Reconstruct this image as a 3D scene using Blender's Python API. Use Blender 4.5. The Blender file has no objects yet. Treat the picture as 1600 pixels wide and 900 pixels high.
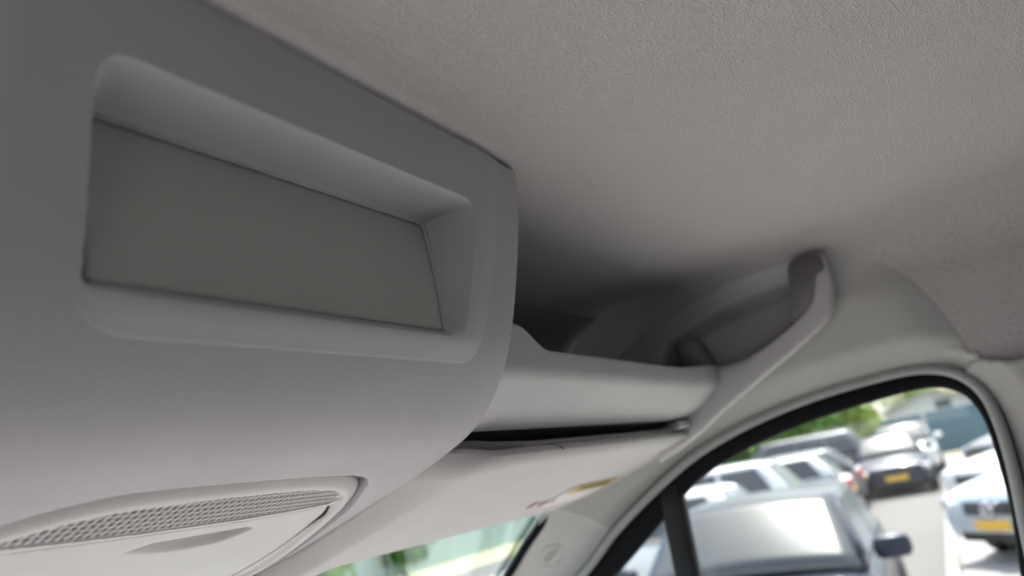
import bpy, bmesh, math, random
import numpy as np
from mathutils import Vector, Matrix

scene = bpy.context.scene
COL = scene.collection
GZ = -1.85                      # level of the car park; the camera is the origin (x right of the van, y forward, z up)

# ------------------------------------------------------------------ camera
cam_d = bpy.data.cameras.new('camera')
cam = bpy.data.objects.new('camera', cam_d)
COL.objects.link(cam)
cam_d.sensor_width = 36.0
cam_d.lens = 26.1
cam_d.clip_start = 0.01
cam_d.clip_end = 2000
RC = Matrix(((0.51689828, -0.13268757, -0.845701), (-0.83676817, -0.28679535, -0.46644127), (-0.18065216, 0.94875836, -0.25927276)))
cam.matrix_world = RC.to_4x4()
cam_d.dof.use_dof = True
cam_d.dof.focus_distance = 0.52
cam_d.dof.aperture_fstop = 4.6
scene.camera = cam

# ------------------------------------------------------------------ sky, sun, exposure
SUN_EL, SUN_AZ = 60.0, 90.0     # azimuth from +Y towards +X
world = bpy.data.worlds.new('World')
scene.world = world
world.use_nodes = True
wn = world.node_tree
wn.nodes.clear()
sky = wn.nodes.new('ShaderNodeTexSky')
sky.sky_type = 'NISHITA'
sky.sun_disc = False
sky.sun_elevation = math.radians(SUN_EL)
sky.sun_rotation = math.radians(SUN_AZ)
sky.air_density = 1.0
sky.dust_density = 3.0
sky.ozone_density = 1.0
bg = wn.nodes.new('ShaderNodeBackground')
bg.inputs['Strength'].default_value = 0.15
wo = wn.nodes.new('ShaderNodeOutputWorld')
# broken bright cloud over the whole sky
tcw = wn.nodes.new('ShaderNodeTexCoord')
cn = wn.nodes.new('ShaderNodeTexNoise')
cn.inputs['Scale'].default_value = 2.6
cn.inputs['Detail'].default_value = 6
cn.inputs['Roughness'].default_value = 0.55
wn.links.new(tcw.outputs['Generated'], cn.inputs['Vector'])
cr = wn.nodes.new('ShaderNodeMapRange')
cr.interpolation_type = 'SMOOTHSTEP'
cr.inputs['From Min'].default_value = 0.42
cr.inputs['From Max'].default_value = 0.62
wn.links.new(cn.outputs['Fac'], cr.inputs['Value'])
cm = wn.nodes.new('ShaderNodeMix')
cm.data_type = 'RGBA'
cm.inputs['B'].default_value = (7.5, 7.6, 7.8, 1)
wn.links.new(cr.outputs[0], cm.inputs['Factor'])
wn.links.new(sky.outputs[0], cm.inputs['A'])
wn.links.new(cm.outputs['Result'], bg.inputs[0])
wn.links.new(bg.outputs[0], wo.inputs[0])
sun_d = bpy.data.lights.new('sun', 'SUN')
sun_d.energy = 4.0
sun_d.angle = math.radians(0.5)
sun_d.color = (1.0, 0.96, 0.9)
sun = bpy.data.objects.new('sun', sun_d)
COL.objects.link(sun)
e, a = math.radians(SUN_EL), math.radians(SUN_AZ)
sdir = Vector((math.sin(a) * math.cos(e), math.cos(a) * math.cos(e), math.sin(e)))
sun.rotation_euler = sdir.to_track_quat('Z', 'Y').to_euler()
scene.view_settings.view_transform = 'Standard'
scene.view_settings.look = 'None'
scene.view_settings.gamma = 1.0
scene.view_settings.exposure = 1.22
scene.cycles.max_bounces = 10
scene.cycles.diffuse_bounces = 6
scene.cycles.transparent_max_bounces = 12
scene.cycles.sample_clamp_indirect = 6.0
scene.cycles.caustics_reflective = False
scene.cycles.caustics_refractive = False

# ------------------------------------------------------------------ materials
def nodes_of(name):
    m = bpy.data.materials.new(name)
    m.use_nodes = True
    nt = m.node_tree
    b = nt.nodes['Principled BSDF']
    return m, nt, b

def mix_col(nt, fac, c1, c2):
    mx = nt.nodes.new('ShaderNodeMix')
    mx.data_type = 'RGBA'
    nt.links.new(fac, mx.inputs['Factor'])
    mx.inputs['A'].default_value = (*c1, 1)
    mx.inputs['B'].default_value = (*c2, 1)
    return mx.outputs['Result']

def coords(nt):
    t = nt.nodes.new('ShaderNodeTexCoord')
    return t.outputs['Object']

def noise(nt, vec, scale, detail=3, rough=0.5):
    n = nt.nodes.new('ShaderNodeTexNoise')
    n.inputs['Scale'].default_value = scale
    n.inputs['Detail'].default_value = detail
    n.inputs['Roughness'].default_value = rough
    nt.links.new(vec, n.inputs['Vector'])
    return n.outputs['Fac']

def bump(nt, b, h, dist, strength=1.0):
    bp = nt.nodes.new('ShaderNodeBump')
    bp.inputs['Distance'].default_value = dist
    bp.inputs['Strength'].default_value = strength
    nt.links.new(h, bp.inputs['Height'])
    nt.links.new(bp.outputs[0], b.inputs['Normal'])

def plastic(name, col, rough=0.55, grain=1100, gd=0.00012, vary=0.05, spec=0.4):
    """moulded plastic with a fine spark-eroded grain and faint smudges"""
    m, nt, b = nodes_of(name)
    v = coords(nt)
    n1 = noise(nt, v, 14, 5, 0.6)
    c2 = tuple(c * (1 - vary) for c in col)
    nt.links.new(mix_col(nt, n1, tuple(c * (1 + vary) for c in col), c2), b.inputs['Base Color'])
    mr = nt.nodes.new('ShaderNodeMapRange')
    mr.inputs['To Min'].default_value = rough - 0.08
    mr.inputs['To Max'].default_value = rough + 0.08
    nt.links.new(n1, mr.inputs['Value'])
    nt.links.new(mr.outputs[0], b.inputs['Roughness'])
    b.inputs['Specular IOR Level'].default_value = spec
    if grain:
        bump(nt, b, noise(nt, v, grain, 2), gd)
    return m

def headlining(name, col):
    """pebbled leather-like grain of the roof lining"""
    m, nt, b = nodes_of(name)
    v = coords(nt)
    dn = nt.nodes.new('ShaderNodeTexNoise')
    dn.inputs['Scale'].default_value = 380
    nt.links.new(v, dn.inputs['Vector'])
    ad = nt.nodes.new('ShaderNodeVectorMath')
    ad.operation = 'MULTIPLY_ADD'
    ad.inputs[1].default_value = (0.0024, 0.0024, 0.0024)
    nt.links.new(dn.outputs['Color'], ad.inputs[0])
    nt.links.new(v, ad.inputs[2])
    vo = nt.nodes.new('ShaderNodeTexVoronoi')
    vo.feature = 'SMOOTH_F1'
    vo.inputs['Scale'].default_value = 740
    vo.inputs['Smoothness'].default_value = 0.35
    nt.links.new(ad.outputs[0], vo.inputs['Vector'])
    n2 = noise(nt, v, 1300, 3)
    mm = nt.nodes.new('ShaderNodeMath')
    mm.operation = 'MULTIPLY_ADD'
    mm.inputs[1].default_value = 0.6
    nt.links.new(n2, mm.inputs[0])
    nt.links.new(vo.outputs['Distance'], mm.inputs[2])
    bump(nt, b, mm.outputs[0], 0.0015, 1.0)
    n1 = noise(nt, v, 9, 5, 0.65)
    nt.links.new(mix_col(nt, n1, tuple(c * 1.05 for c in col), tuple(c * 0.95 for c in col)), b.inputs['Base Color'])
    b.inputs['Roughness'].default_value = 0.62
    b.inputs['Specular IOR Level'].default_value = 0.35
    return m

def simple(name, col, rough=0.5, metal=0.0, coat=0.0, spec=0.5):
    m, nt, b = nodes_of(name)
    v = coords(nt)
    n1 = noise(nt, v, 6, 4)
    nt.links.new(mix_col(nt, n1, tuple(min(1, c * 1.06) for c in col), tuple(c * 0.94 for c in col)), b.inputs['Base Color'])
    b.inputs['Roughness'].default_value = rough
    b.inputs['Metallic'].default_value = metal
    b.inputs['Coat Weight'].default_value = coat
    b.inputs['Coat Roughness'].default_value = 0.04
    b.inputs['Specular IOR Level'].default_value = spec
    return m

def clear_glass(name, tint):
    m = bpy.data.materials.new(name)
    m.use_nodes = True
    nt = m.node_tree
    nt.nodes.clear()
    o = nt.nodes.new('ShaderNodeOutputMaterial')
    t = nt.nodes.new('ShaderNodeBsdfTransparent')
    t.inputs[0].default_value = (*tint, 1)
    g = nt.nodes.new('ShaderNodeBsdfGlossy')
    g.inputs['Roughness'].default_value = 0.01
    ge = nt.nodes.new('ShaderNodeNewGeometry')
    dp = nt.nodes.new('ShaderNodeVectorMath'); dp.operation = 'DOT_PRODUCT'
    nt.links.new(ge.outputs['Normal'], dp.inputs[0]); nt.links.new(ge.outputs['Incoming'], dp.inputs[1])
    ab = nt.nodes.new('ShaderNodeMath'); ab.operation = 'ABSOLUTE'
    nt.links.new(dp.outputs['Value'], ab.inputs[0])
    om = nt.nodes.new('ShaderNodeMath'); om.operation = 'SUBTRACT'; om.inputs[0].default_value = 1.0
    nt.links.new(ab.outputs[0], om.inputs[1])
    pw = nt.nodes.new('ShaderNodeMath'); pw.operation = 'POWER'; pw.inputs[1].default_value = 5.0
    nt.links.new(om.outputs[0], pw.inputs[0])
    f = nt.nodes.new('ShaderNodeMath'); f.operation = 'MULTIPLY_ADD'; f.inputs[1].default_value = 0.9; f.inputs[2].default_value = 0.03
    nt.links.new(pw.outputs[0], f.inputs[0])
    mx = nt.nodes.new('ShaderNodeMixShader')
    nt.links.new(f.outputs[0], mx.inputs[0])
    nt.links.new(t.outputs[0], mx.inputs[1])
    nt.links.new(g.outputs[0], mx.inputs[2])
    nt.links.new(mx.outputs[0], o.inputs[0])
    return m

def ground_mat(name, c1, c2, scale, fine):
    m, nt, b = nodes_of(name)
    v = coords(nt)
    n1 = noise(nt, v, scale, 6, 0.65)
    n2 = noise(nt, v, fine, 2)
    mm = nt.nodes.new('ShaderNodeMath')
    mm.operation = 'MULTIPLY_ADD'
    mm.inputs[1].default_value = 0.4
    nt.links.new(n2, mm.inputs[0])
    sub = nt.nodes.new('ShaderNodeMath')
    sub.operation = 'SUBTRACT'
    sub.inputs[1].default_value = 0.2
    nt.links.new(n1, sub.inputs[0])
    nt.links.new(sub.outputs[0], mm.inputs[2])
    nt.links.new(mix_col(nt, mm.outputs[0], c1, c2), b.inputs['Base Color'])
    b.inputs['Roughness'].default_value = 0.9
    bump(nt, b, n2, 0.01, 0.5)
    return m

M = {}
M['shell'] = plastic('console_plastic', (0.41, 0.408, 0.41), 0.44, 800, 0.0003, 0.07)
M['plate'] = plastic('blanking_plate_plastic', (0.42, 0.422, 0.405), 0.6, 900, 0.00015)
M['lamp'] = plastic('lamp_plastic', (0.56, 0.555, 0.545), 0.45, 1500, 0.00006)
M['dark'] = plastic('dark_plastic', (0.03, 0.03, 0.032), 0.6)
M['lining'] = headlining('grained_roof_lining', (0.55, 0.538, 0.528))
M['shelf'] = plastic('shelf_plastic', (0.52, 0.518, 0.512), 0.45, 700, 0.0004)
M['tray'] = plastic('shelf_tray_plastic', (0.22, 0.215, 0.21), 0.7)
M['visor'] = plastic('visor_vinyl', (0.55, 0.542, 0.532), 0.6, 500, 0.0005)
M['trim'] = plastic('side_trim_plastic', (0.475, 0.473, 0.458), 0.42)
M['pillar'] = plastic('pillar_plastic', (0.60, 0.61, 0.59), 0.38)
M['fabric'] = plastic('seat_fabric', (0.06, 0.06, 0.065), 0.9, 500, 0.0003)
M['rubber'] = plastic('seal_rubber', (0.03, 0.031, 0.034), 0.6, 0, spec=0.12)
M['seal'] = plastic('grey_weatherstrip', (0.36, 0.37, 0.36), 0.35, 0)
M['frame'] = plastic('black_door_frame', (0.008, 0.009, 0.011), 0.6, 0, spec=0.08)
M['glass'] = clear_glass('window_glass', (0.95, 0.98, 0.97))
M['screen'] = clear_glass('windscreen_glass', (0.88, 0.95, 0.95))
M['foam'] = plastic('black_foam', (0.012, 0.012, 0.012), 0.95, 0, spec=0.05)
M['cavity_shade'] = plastic('cavity_shade_liner', (0.30, 0.295, 0.29), 0.9, 300, 0.0003, spec=0.1)  # darker than the roof lining: the cavity's shade put into the colour
M['yellow'] = simple('label_yellow', (0.58, 0.43, 0.12), 0.5)
M['white_label'] = simple('label_white', (0.72, 0.71, 0.72), 0.5)
M['red_ink'] = simple('label_red', (0.55, 0.22, 0.22), 0.5)
M['ink'] = simple('label_black', (0.03, 0.03, 0.03), 0.5)
M['asphalt'] = ground_mat('asphalt', (0.180, 0.168, 0.161), (0.145, 0.135, 0.130), 0.6, 60)
M['gravel_and_bounce'] = ground_mat('pale_gravel', (0.41, 0.395, 0.385), (0.33, 0.315, 0.305), 1.5, 40)
M['grass'] = ground_mat('dry_grass', (0.50, 0.47, 0.33), (0.38, 0.37, 0.18), 1.2, 25)
M['kerb'] = simple('kerb_concrete', (0.33, 0.32, 0.30), 0.85)
M['cglass'] = simple('car_glass', (0.03, 0.036, 0.04), 0.26, spec=0.9)
M['tyre'] = simple('tyre_rubber', (0.02, 0.02, 0.021), 0.85)
M['alloy'] = simple('wheel_alloy', (0.55, 0.56, 0.58), 0.3, 0.9)
M['chrome'] = simple('chrome', (0.8, 0.8, 0.82), 0.12, 1.0)
M['lens'] = simple('headlamp_lens', (0.7, 0.72, 0.75), 0.08, 0.6, 1.0)
M['red_lens'] = simple('tail_lamp_red', (0.5, 0.015, 0.02), 0.2, 0, 0.6)
M['nplate'] = simple('number_plate_yellow', (0.80, 0.48, 0.06), 0.45)
M['fence'] = simple('fence_teal', (0.10, 0.22, 0.22), 0.6)
M['fence_pale'] = simple('fence_pale_teal', (0.40, 0.50, 0.49), 0.6)
M['fence_blue'] = simple('fence_blue', (0.085, 0.16, 0.21), 0.6)
M['post'] = simple('post_grey', (0.5, 0.52, 0.52), 0.5)
M['wall'] = simple('white_render', (0.72, 0.72, 0.68), 0.8)
M['roof'] = simple('grey_roof', (0.5, 0.48, 0.43), 0.8)
M['bark'] = simple('bark', (0.10, 0.075, 0.05), 0.9)
for i, c in enumerate([(0.15, 0.29, 0.05), (0.25, 0.34, 0.06), (0.09, 0.20, 0.04)]):
    m, nt, b = nodes_of('foliage_%d' % i)
    n1 = noise(nt, coords(nt), 1.3, 4)
    nt.links.new(mix_col(nt, n1, tuple(x * 1.5 for x in c), tuple(x * 0.6 for x in c)), b.inputs['Base Color'])
    b.inputs['Roughness'].default_value = 0.6
    b.inputs['Transmission Weight'].default_value = 0.0
    M['leaf%d' % i] = m
PAINT = {}
def paint(key, col, metal=0.3):
    if key not in PAINT:
        PAINT[key] = simple('car_paint_' + key, col, 0.32, metal, 1.0)
    return PAINT[key]
def dull(m, coat, spec):
    b = m.node_tree.nodes['Principled BSDF']
    b.inputs['Coat Weight'].default_value = coat
    b.inputs['Specular IOR Level'].default_value = spec
    return m

# ------------------------------------------------------------------ mesh helpers
def link(name, me, mat=None, parent=None, smooth=True):
    if mat is not None:
        me.materials.append(mat)
    if smooth:
        me.polygons.foreach_set('use_smooth', [True] * len(me.polygons))
    o = bpy.data.objects.new(name, me)
    COL.objects.link(o)
    if parent is not None:
        o.parent = parent
    return o

def mesh(name, verts, faces, mat, parent=None, smooth=True, recalc=False):
    me = bpy.data.meshes.new(name)
    me.from_pydata([tuple(map(float, v)) for v in verts], [], [tuple(map(int, f)) for f in faces])
    if recalc:
        bm = bmesh.new(); bm.from_mesh(me)
        bmesh.ops.recalc_face_normals(bm, faces=bm.faces)
        bm.to_mesh(me); bm.free()
    me.update()
    return link(name, me, mat, parent, smooth)

def empty(name, loc=(0, 0, 0), rz=0.0):
    o = bpy.data.objects.new(name, None)
    o.empty_display_size = 0.1
    o.location = loc
    o.rotation_euler = (0, 0, rz)
    COL.objects.link(o)
    return o

def tag(o, label=None, cat=None, group=None, kind=None):
    if label: o['label'] = label
    if cat: o['category'] = cat
    if group: o['group'] = group
    if kind: o['kind'] = kind
    return o

def solid(o, t, off=-1.0):
    m = o.modifiers.new('thickness', 'SOLIDIFY')
    m.thickness = t
    m.offset = off
    return o

def bevel(o, w, seg=3):
    m = o.modifiers.new('rounding', 'BEVEL')
    m.width = w
    m.segments = seg
    m.limit_method = 'ANGLE'
    m.angle_limit = math.radians(35)
    return o

def grid(name, P, mat, parent=None, keep=None, flip=False):
    nu, nv = P.shape[:2]
    idx = np.arange(nu * nv).reshape(nu, nv)
    q = np.stack([idx[:-1, :-1], idx[1:, :-1], idx[1:, 1:], idx[:-1, 1:]], -1).reshape(-1, 4)
    if keep is not None:
        q = q[keep.reshape(-1)]
    if flip:
        q = q[:, ::-1]
    used = np.unique(q)
    remap = -np.ones(nu * nv, int); remap[used] = np.arange(len(used))
    return mesh(name, P.reshape(-1, 3)[used], remap[q], mat, parent)

def catmull(pts, n=8, closed=False):
    p = np.asarray(pts, float)
    N = len(p)
    out = []
    rng = range(N) if closed else range(N - 1)
    for i in rng:
        if closed:
            a, b, c, d = p[(i - 1) % N], p[i], p[(i + 1) % N], p[(i + 2) % N]
        else:
            b, c = p[i], p[i + 1]
            a = p[i - 1] if i > 0 else 2 * b - c
            d = p[i + 2] if i + 2 < N else 2 * c - b
        for k in range(n):
            t = k / n
            out.append(0.5 * (2 * b + (c - a) * t + (2 * a - 5 * b + 4 * c - d) * t * t + (3 * b - a - 3 * c + d) * t ** 3))
    if not closed:
        out.append(p[-1])
    return np.array(out)

def resample(p, n, closed=False):
    p = np.asarray(p, float)
    if closed:
        p = np.vstack([p, p[:1]])
    s = np.r_[0, np.cumsum(np.linalg.norm(np.diff(p, axis=0), axis=1))]
    t = np.linspace(0, s[-1], n + (1 if closed else 0))
    if closed:
        t = t[:-1]
    return np.stack([np.interp(t, s, p[:, k]) for k in range(p.shape[1])], -1)

def round_poly(pts, r, n=6):
    """polygon with its corners rounded; r a number or one per corner"""
    p = np.asarray(pts, float); N = len(p); out = []
    rs = [r] * N if np.isscalar(r) else r
    for i in range(N):
        a, b, c = p[i - 1], p[i], p[(i + 1) % N]
        d1 = (a - b) / np.linalg.norm(a - b); d2 = (c - b) / np.linalg.norm(c - b)
        L = min(rs[i], 0.49 * np.linalg.norm(a - b), 0.49 * np.linalg.norm(c - b))
        s, e_ = b + d1 * L, b + d2 * L
        for k in range(n + 1):
            t = k / n
            out.append((1 - t) ** 2 * s + 2 * t * (1 - t) * b + t * t * e_)
    return np.array(out)

def sdf(poly, X, Y):
    """signed distance to a closed polygon, negative inside"""
    sh = X.shape
    x, y = X.ravel(), Y.ravel()
    best = np.full(x.shape, 1e18)
    ins = np.zeros(x.shape, bool)
    n = len(poly)
    for i in range(n):
        x1, y1 = poly[i]; x2, y2 = poly[(i + 1) % n]
        dx, dy = x2 - x1, y2 - y1
        L = dx * dx + dy * dy
        if L < 1e-18:
            continue
        t = np.clip(((x - x1) * dx + (y - y1) * dy) / L, 0, 1)
        best = np.minimum(best, (x - x1 - t * dx) ** 2 + (y - y1 - t * dy) ** 2)
        c = (y1 > y) != (y2 > y)
        with np.errstate(divide='ignore', invalid='ignore'):
            xi = x1 + (y - y1) * dx / (dy if dy != 0 else 1e-18)
        ins ^= c & (x < xi)
    d = np.sqrt(best)
    return np.where(ins, -d, d).reshape(sh)

def line_dist(poly, x, y):
    best = np.full(np.shape(x), 1e18)
    for i in range(len(poly) - 1):
        x1, y1 = poly[i]; dx, dy = poly[i + 1] - poly[i]
        L = dx * dx + dy * dy + 1e-18
        t = np.clip(((x - x1) * dx + (y - y1) * dy) / L, 0, 1)
        best = np.minimum(best, (x - x1 - t * dx) ** 2 + (y - y1 - t * dy) ** 2)
    return np.sqrt(best)

def patch(fn_sdf, bbox, cell):
    """2-D grid cut to sdf<0 with its border snapped on the contour -> points, quads"""
    x0, x1, y0, y1 = bbox
    nx, ny = int(math.ceil((x1 - x0) / cell)) + 1, int(math.ceil((y1 - y0) / cell)) + 1
    X, Y = np.meshgrid(np.linspace(x0, x1, nx), np.linspace(y0, y1, ny), indexing='ij')
    D = fn_sdf(X, Y)
    ok = D < cell * 0.5
    keep = ok[:-1, :-1] & ok[1:, :-1] & ok[1:, 1:] & ok[:-1, 1:]
    # vertices of the border of the kept cells are pulled on the contour
    cnt = np.zeros((nx, ny), int)
    for i in (0, 1):
        for j in (0, 1):
            cnt[i:nx - 1 + i, j:ny - 1 + j] += keep
    border = (cnt > 0) & (cnt < 4)
    border &= np.abs(D) < cell * 1.6
    bx, by = X[border], Y[border]
    h = cell * 0.05
    for _ in range(4):
        d = fn_sdf(bx, by)
        gx = (fn_sdf(bx + h, by) - fn_sdf(bx - h, by)) / (2 * h)
        gy = (fn_sdf(bx, by + h) - fn_sdf(bx, by - h)) / (2 * h)
        g = np.maximum(np.hypot(gx, gy), 0.5)
        bx = bx - d * gx / g ** 2
        by = by - d * gy / g ** 2
    X[border], Y[border] = bx, by
    return X, Y, keep

def smooth01(t):
    t = np.clip(t, 0, 1)
    return t * t * (3 - 2 * t)

def soft_ramp(t, k=0.25):
    """0..1 linear ramp with rounded ends"""
    t = np.clip(t, 0, 1)
    a = smooth01(t)
    return (1 - k * 2) * t + k * 2 * a if k <= 0.5 else a

def loft(name, secs, mat, parent=None, cap=True, closed=True):
    secs = [np.asarray(s, float) for s in secs]
    n, k = len(secs), len(secs[0])
    V = np.vstack(secs)
    F = []
    for i in range(n - 1):
        for j in range(k if closed else k - 1):
            j2 = (j + 1) % k
            F.append((i * k + j, i * k + j2, (i + 1) * k + j2, (i + 1) * k + j))
    if cap and closed:
        F.append(tuple(range(k))[::-1])
        F.append(tuple((n - 1) * k + j for j in range(k)))
    return mesh(name, V, F, mat, parent, recalc=True)

def tube(name, path, r, mat, parent=None, closed=False, seg=10, up=(1, 0, 0), flat=1.0):
    p = np.asarray(path, float)
    N = len(p)
    up = np.asarray(up, float)
    secs = []
    for i in range(N):
        if closed:
            t = p[(i + 1) % N] - p[i - 1]
        else:
            t = p[min(i + 1, N - 1)] - p[max(i - 1, 0)]
        t /= np.linalg.norm(t) + 1e-12
        b = np.cross(t, up); b /= np.linalg.norm(b) + 1e-12
        n_ = np.cross(b, t)
        ang = np.linspace(0, 2 * np.pi, seg, endpoint=False)
        secs.append(p[i] + r * (np.cos(ang)[:, None] * b + flat * np.sin(ang)[:, None] * n_))
    if closed:
        secs.append(secs[0])
    return loft(name, secs, mat, parent, cap=not closed)

def box(name, size, loc, mat, parent=None, rot=(0, 0, 0), bev=0.0, seg=2):
    me = bpy.data.meshes.new(name)
    bm = bmesh.new()
    bmesh.ops.create_cube(bm, size=1.0)
    bmesh.ops.scale(bm, vec=size, verts=bm.verts)
    if bev:
        bmesh.ops.bevel(bm, geom=bm.edges[:], offset=bev, segments=seg, affect='EDGES', profile=0.5)
    bm.to_mesh(me); bm.free()
    o = link(name, me, mat, parent, smooth=False)
    o.location = loc
    o.rotation_euler = rot
    return o

# ================================================================== VAN INTERIOR
# ---- overhead console: section through it (y, z) from the roof lining down and forward
PROF = np.array([(0.2500, 0.256), (0.2508, 0.2475), (0.2557, 0.2132), (0.2636, 0.1771), (0.2786, 0.1279), (0.2918, 0.0973), (0.3115, 0.0690),
                 (0.3340, 0.0500), (0.3653, 0.0355), (0.4089, 0.0205), (0.4702, 0.0025), (0.536, -0.0165), (0.5977, -0.0317), (0.66, -0.047)])
_pc = catmull(PROF, 40)
_s = np.r_[0, np.cumsum(np.linalg.norm(np.diff(_pc, axis=0), axis=1))]
_s -= np.interp(-0.2500, -_pc[:, 1], _s)      # s = 0 at the lining
_ty, _tz = np.gradient(_pc[:, 0], _s), np.gradient(_pc[:, 1], _s)
_k = np.ones(25) / 25
_ty = np.convolve(np.pad(_ty, 12, 'edge'), _k, 'valid'); _tz = np.convolve(np.pad(_tz, 12, 'edge'), _k, 'valid')

def csurf(x, s, depth=0.0):
    """a point of the console skin; depth > 0 goes into it"""
    y = np.interp(s, _s, _pc[:, 0]); z = np.interp(s, _s, _pc[:, 1])
    ty = np.interp(s, _s, _ty); tz = np.interp(s, _s, _tz)
    n = np.hypot(ty, tz)
    return np.stack([x + 0 * y, y - tz / n * depth, z + ty / n * depth], -1)

XL, XR = 0.103, 0.5035
OPEN = round_poly([(0.156, 0.0465), (0.4315, 0.0475), (0.4315, 0.1440), (0.163, 0.1445)], [0.018, 0.012, 0.010, 0.006], 8)
FRAME = round_poly([(0.133, -0.05), (0.476, -0.05), (0.456, 0.1635), (0.160, 0.1645)], [0.02, 0.02, 0.022, 0.03], 8)
PLATE = round_poly([(0.160, 0.0645), (0.4135, 0.0645), (0.4135, 0.1425), (0.1652, 0.1425)], 0.0035, 5)
LAMP = catmull([(0.130, 0.345), (0.155, 0.305), (0.1871, 0.2790), (0.215, 0.2665), (0.2431, 0.2622), (0.3155, 0.2640), (0.3800, 0.2680), (0.4150, 0.2745),
                (0.4350, 0.2860), (0.4475, 0.3050), (0.4696, 0.3480), (0.4860, 0.4187), (0.4960, 0.4858), (0.485, 0.53), (0.30, 0.545), (0.115, 0.53), (0.112, 0.42)], 8, True)

def recess_floor(x, s):
    return 0.030 + (0.0012 - 0.030) * (s - 0.0645) / (0.1425 - 0.0645)

def shell_depth(X, S):
    d = np.zeros_like(X)
    fr = -sdf(FRAME, X, S)
    d -= 0.0023 * soft_ramp(fr / 0.0175, 0.35)                       # raised surround
    d -= 0.0004 * soft_ramp(fr / 0.0012, 0.35)
    op = -sdf(OPEN, X, S)
    floor_ = np.clip(recess_floor(X, S), 0.0006, 0.04) + 0.0024
    ramp = soft_ramp((op + 0.001) / 0.0165, 0.22)
    low = smooth01((S - 0.125) / 0.02)                               # the lower lip is short
    steep = np.maximum(low * smooth01((0.418 - X) / 0.006), smooth01((0.20 - X) / 0.02) * smooth01((S - 0.058) / 0.02))
    ramp = np.maximum(ramp, steep * soft_ramp((op + 0.0004) / 0.0016, 0.3))
    d += floor_ * ramp
    pl = -sdf(PLATE, X, S)
    d += 0.0045 * smooth01(pl / 0.0012 + 0.5)
    lm = -sdf(LAMP, X, S)
    d += 0.010 * smooth01(lm / 0.0016)
    # ends
    t = np.clip((X - 0.467) / (XR - 0.467), 0, 1)
    d += 0.0022 * t ** 2.2
    r = 0.0045
    u = np.clip((X - (XR - r)) / r, 0, 1)
    d += r - np.sqrt(np.clip(r * r - (u * r) ** 2, 0, None)) if np.isscalar(u) else (r - np.sqrt(np.clip(r * r - (u * r) ** 2, 0, None)))
    rl = 0.03
    u = np.clip(((XL + rl) - X) / rl, 0, 1)
    d += rl - np.sqrt(np.clip(rl * rl - (u * rl) ** 2, 0, None))
    return d

console = tag(empty('overhead_console', (0.3, 0.26, 0.2)), 'pale grey moulded overhead console with a rectangular recess, under the roof lining', 'console')
INV = Matrix.Translation(-Vector((0.3, 0.26, 0.2)))
def adopt(o, root):
    """parent without moving: the parts are modelled in place"""
    o.parent = root
    o.matrix_parent_inverse = root.matrix_world.inverted() if root.matrix_world != Matrix() else Matrix.Translation(-root.location)
    return o

xs = np.concatenate([np.linspace(XL, XR - 0.0045, 430), XR - 0.0045 + 0.0045 * np.sin(np.linspace(0.1, np.pi / 2, 8))])
ss = np.concatenate([np.linspace(0.0052, 0.17, 190), np.linspace(0.171, 0.25, 36)[1:-1], np.linspace(0.25, 0.56, 340)])
X, S = np.meshgrid(xs, ss, indexing='ij')
D = shell_depth(X, S)
P = csurf(X, S, D)
# end walls going back into the roof
rightwall = np.stack([csurf(np.full_like(ss, XR), ss, D[-1] + k) for k in (0.02, 0.06)], 0)
leftwall = np.stack([csurf(np.full_like(ss, XL), ss, D[0] + k) for k in (0.06, 0.02)], 0)
P = np.concatenate([leftwall, P, rightwall], 0)
o = grid('shell', P, M['shell'], flip=True)
adopt(o, console)

# blanking plate in the recess
Xp, Sp, keep = patch(lambda x, s: sdf(PLATE, x, s) + 0.0004, (0.157, 0.416, 0.062, 0.145), 0.003)
Pp = csurf(Xp, Sp, recess_floor(Xp, Sp) + 0.0014)
o = grid('blanking_plate', Pp, M['plate'], keep=keep, flip=True)
solid(o, 0.002); adopt(o, console)

# lamp unit
def relax(p, n=240, it=60):
    p = resample(p, n, True)
    for _ in range(it):
        p = (np.roll(p, 1, 0) + 2 * p + np.roll(p, -1, 0)) / 4
    return p
LAMP = relax(LAMP)
LAMP_IN = catmull([(0.150, 0.348), (0.175, 0.312), (0.2010, 0.2945), (0.2278, 0.2825), (0.2859, 0.2815), (0.3400, 0.2835), (0.3921, 0.2875), (0.4150, 0.2925),
                   (0.4290, 0.3030), (0.4385, 0.3180), (0.4480, 0.345), (0.4630, 0.4020), (0.4740, 0.4600), (0.472, 0.512), (0.30, 0.525), (0.130, 0.512), (0.130, 0.43)], 8, True)
LAMP_IN = relax(LAMP_IN)
GRILLE = round_poly([(0.188, 0.3165), (0.206, 0.2985), (0.230, 0.2860), (0.2859, 0.2850), (0.3921, 0.2905), (0.4200, 0.2975), (0.4335, 0.3180), (0.4322, 0.3265), (0.366, 0.3315), (0.27, 0.3275), (0.217, 0.3215)],
                    [0.004, 0.01, 0.01, 0.05, 0.05, 0.012, 0.006, 0.006, 0.05, 0.05, 0.02], 5)
COVER = round_poly([(0.150, 0.3225), (0.2021, 0.3265), (0.273, 0.3325), (0.369, 0.3365), (0.4370, 0.3315), (0.4472, 0.3487), (0.4580, 0.4024), (0.4620, 0.46), (0.462, 0.505), (0.30, 0.515), (0.142, 0.505)],
                   [0.004, 0.05, 0.05, 0.05, 0.0035, 0.03, 0.05, 0.05, 0.03, 0.05, 0.03], 5)
GROOVE = round_poly([(0.286, 0.3620), (0.300, 0.3500), (0.376, 0.3500), (0.385, 0.3560), (0.382, 0.3620), (0.3666, 0.3765), (0.326, 0.3775)], [0.002, 0.012, 0.008, 0.003, 0.004, 0.02, 0.03], 6)

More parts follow.
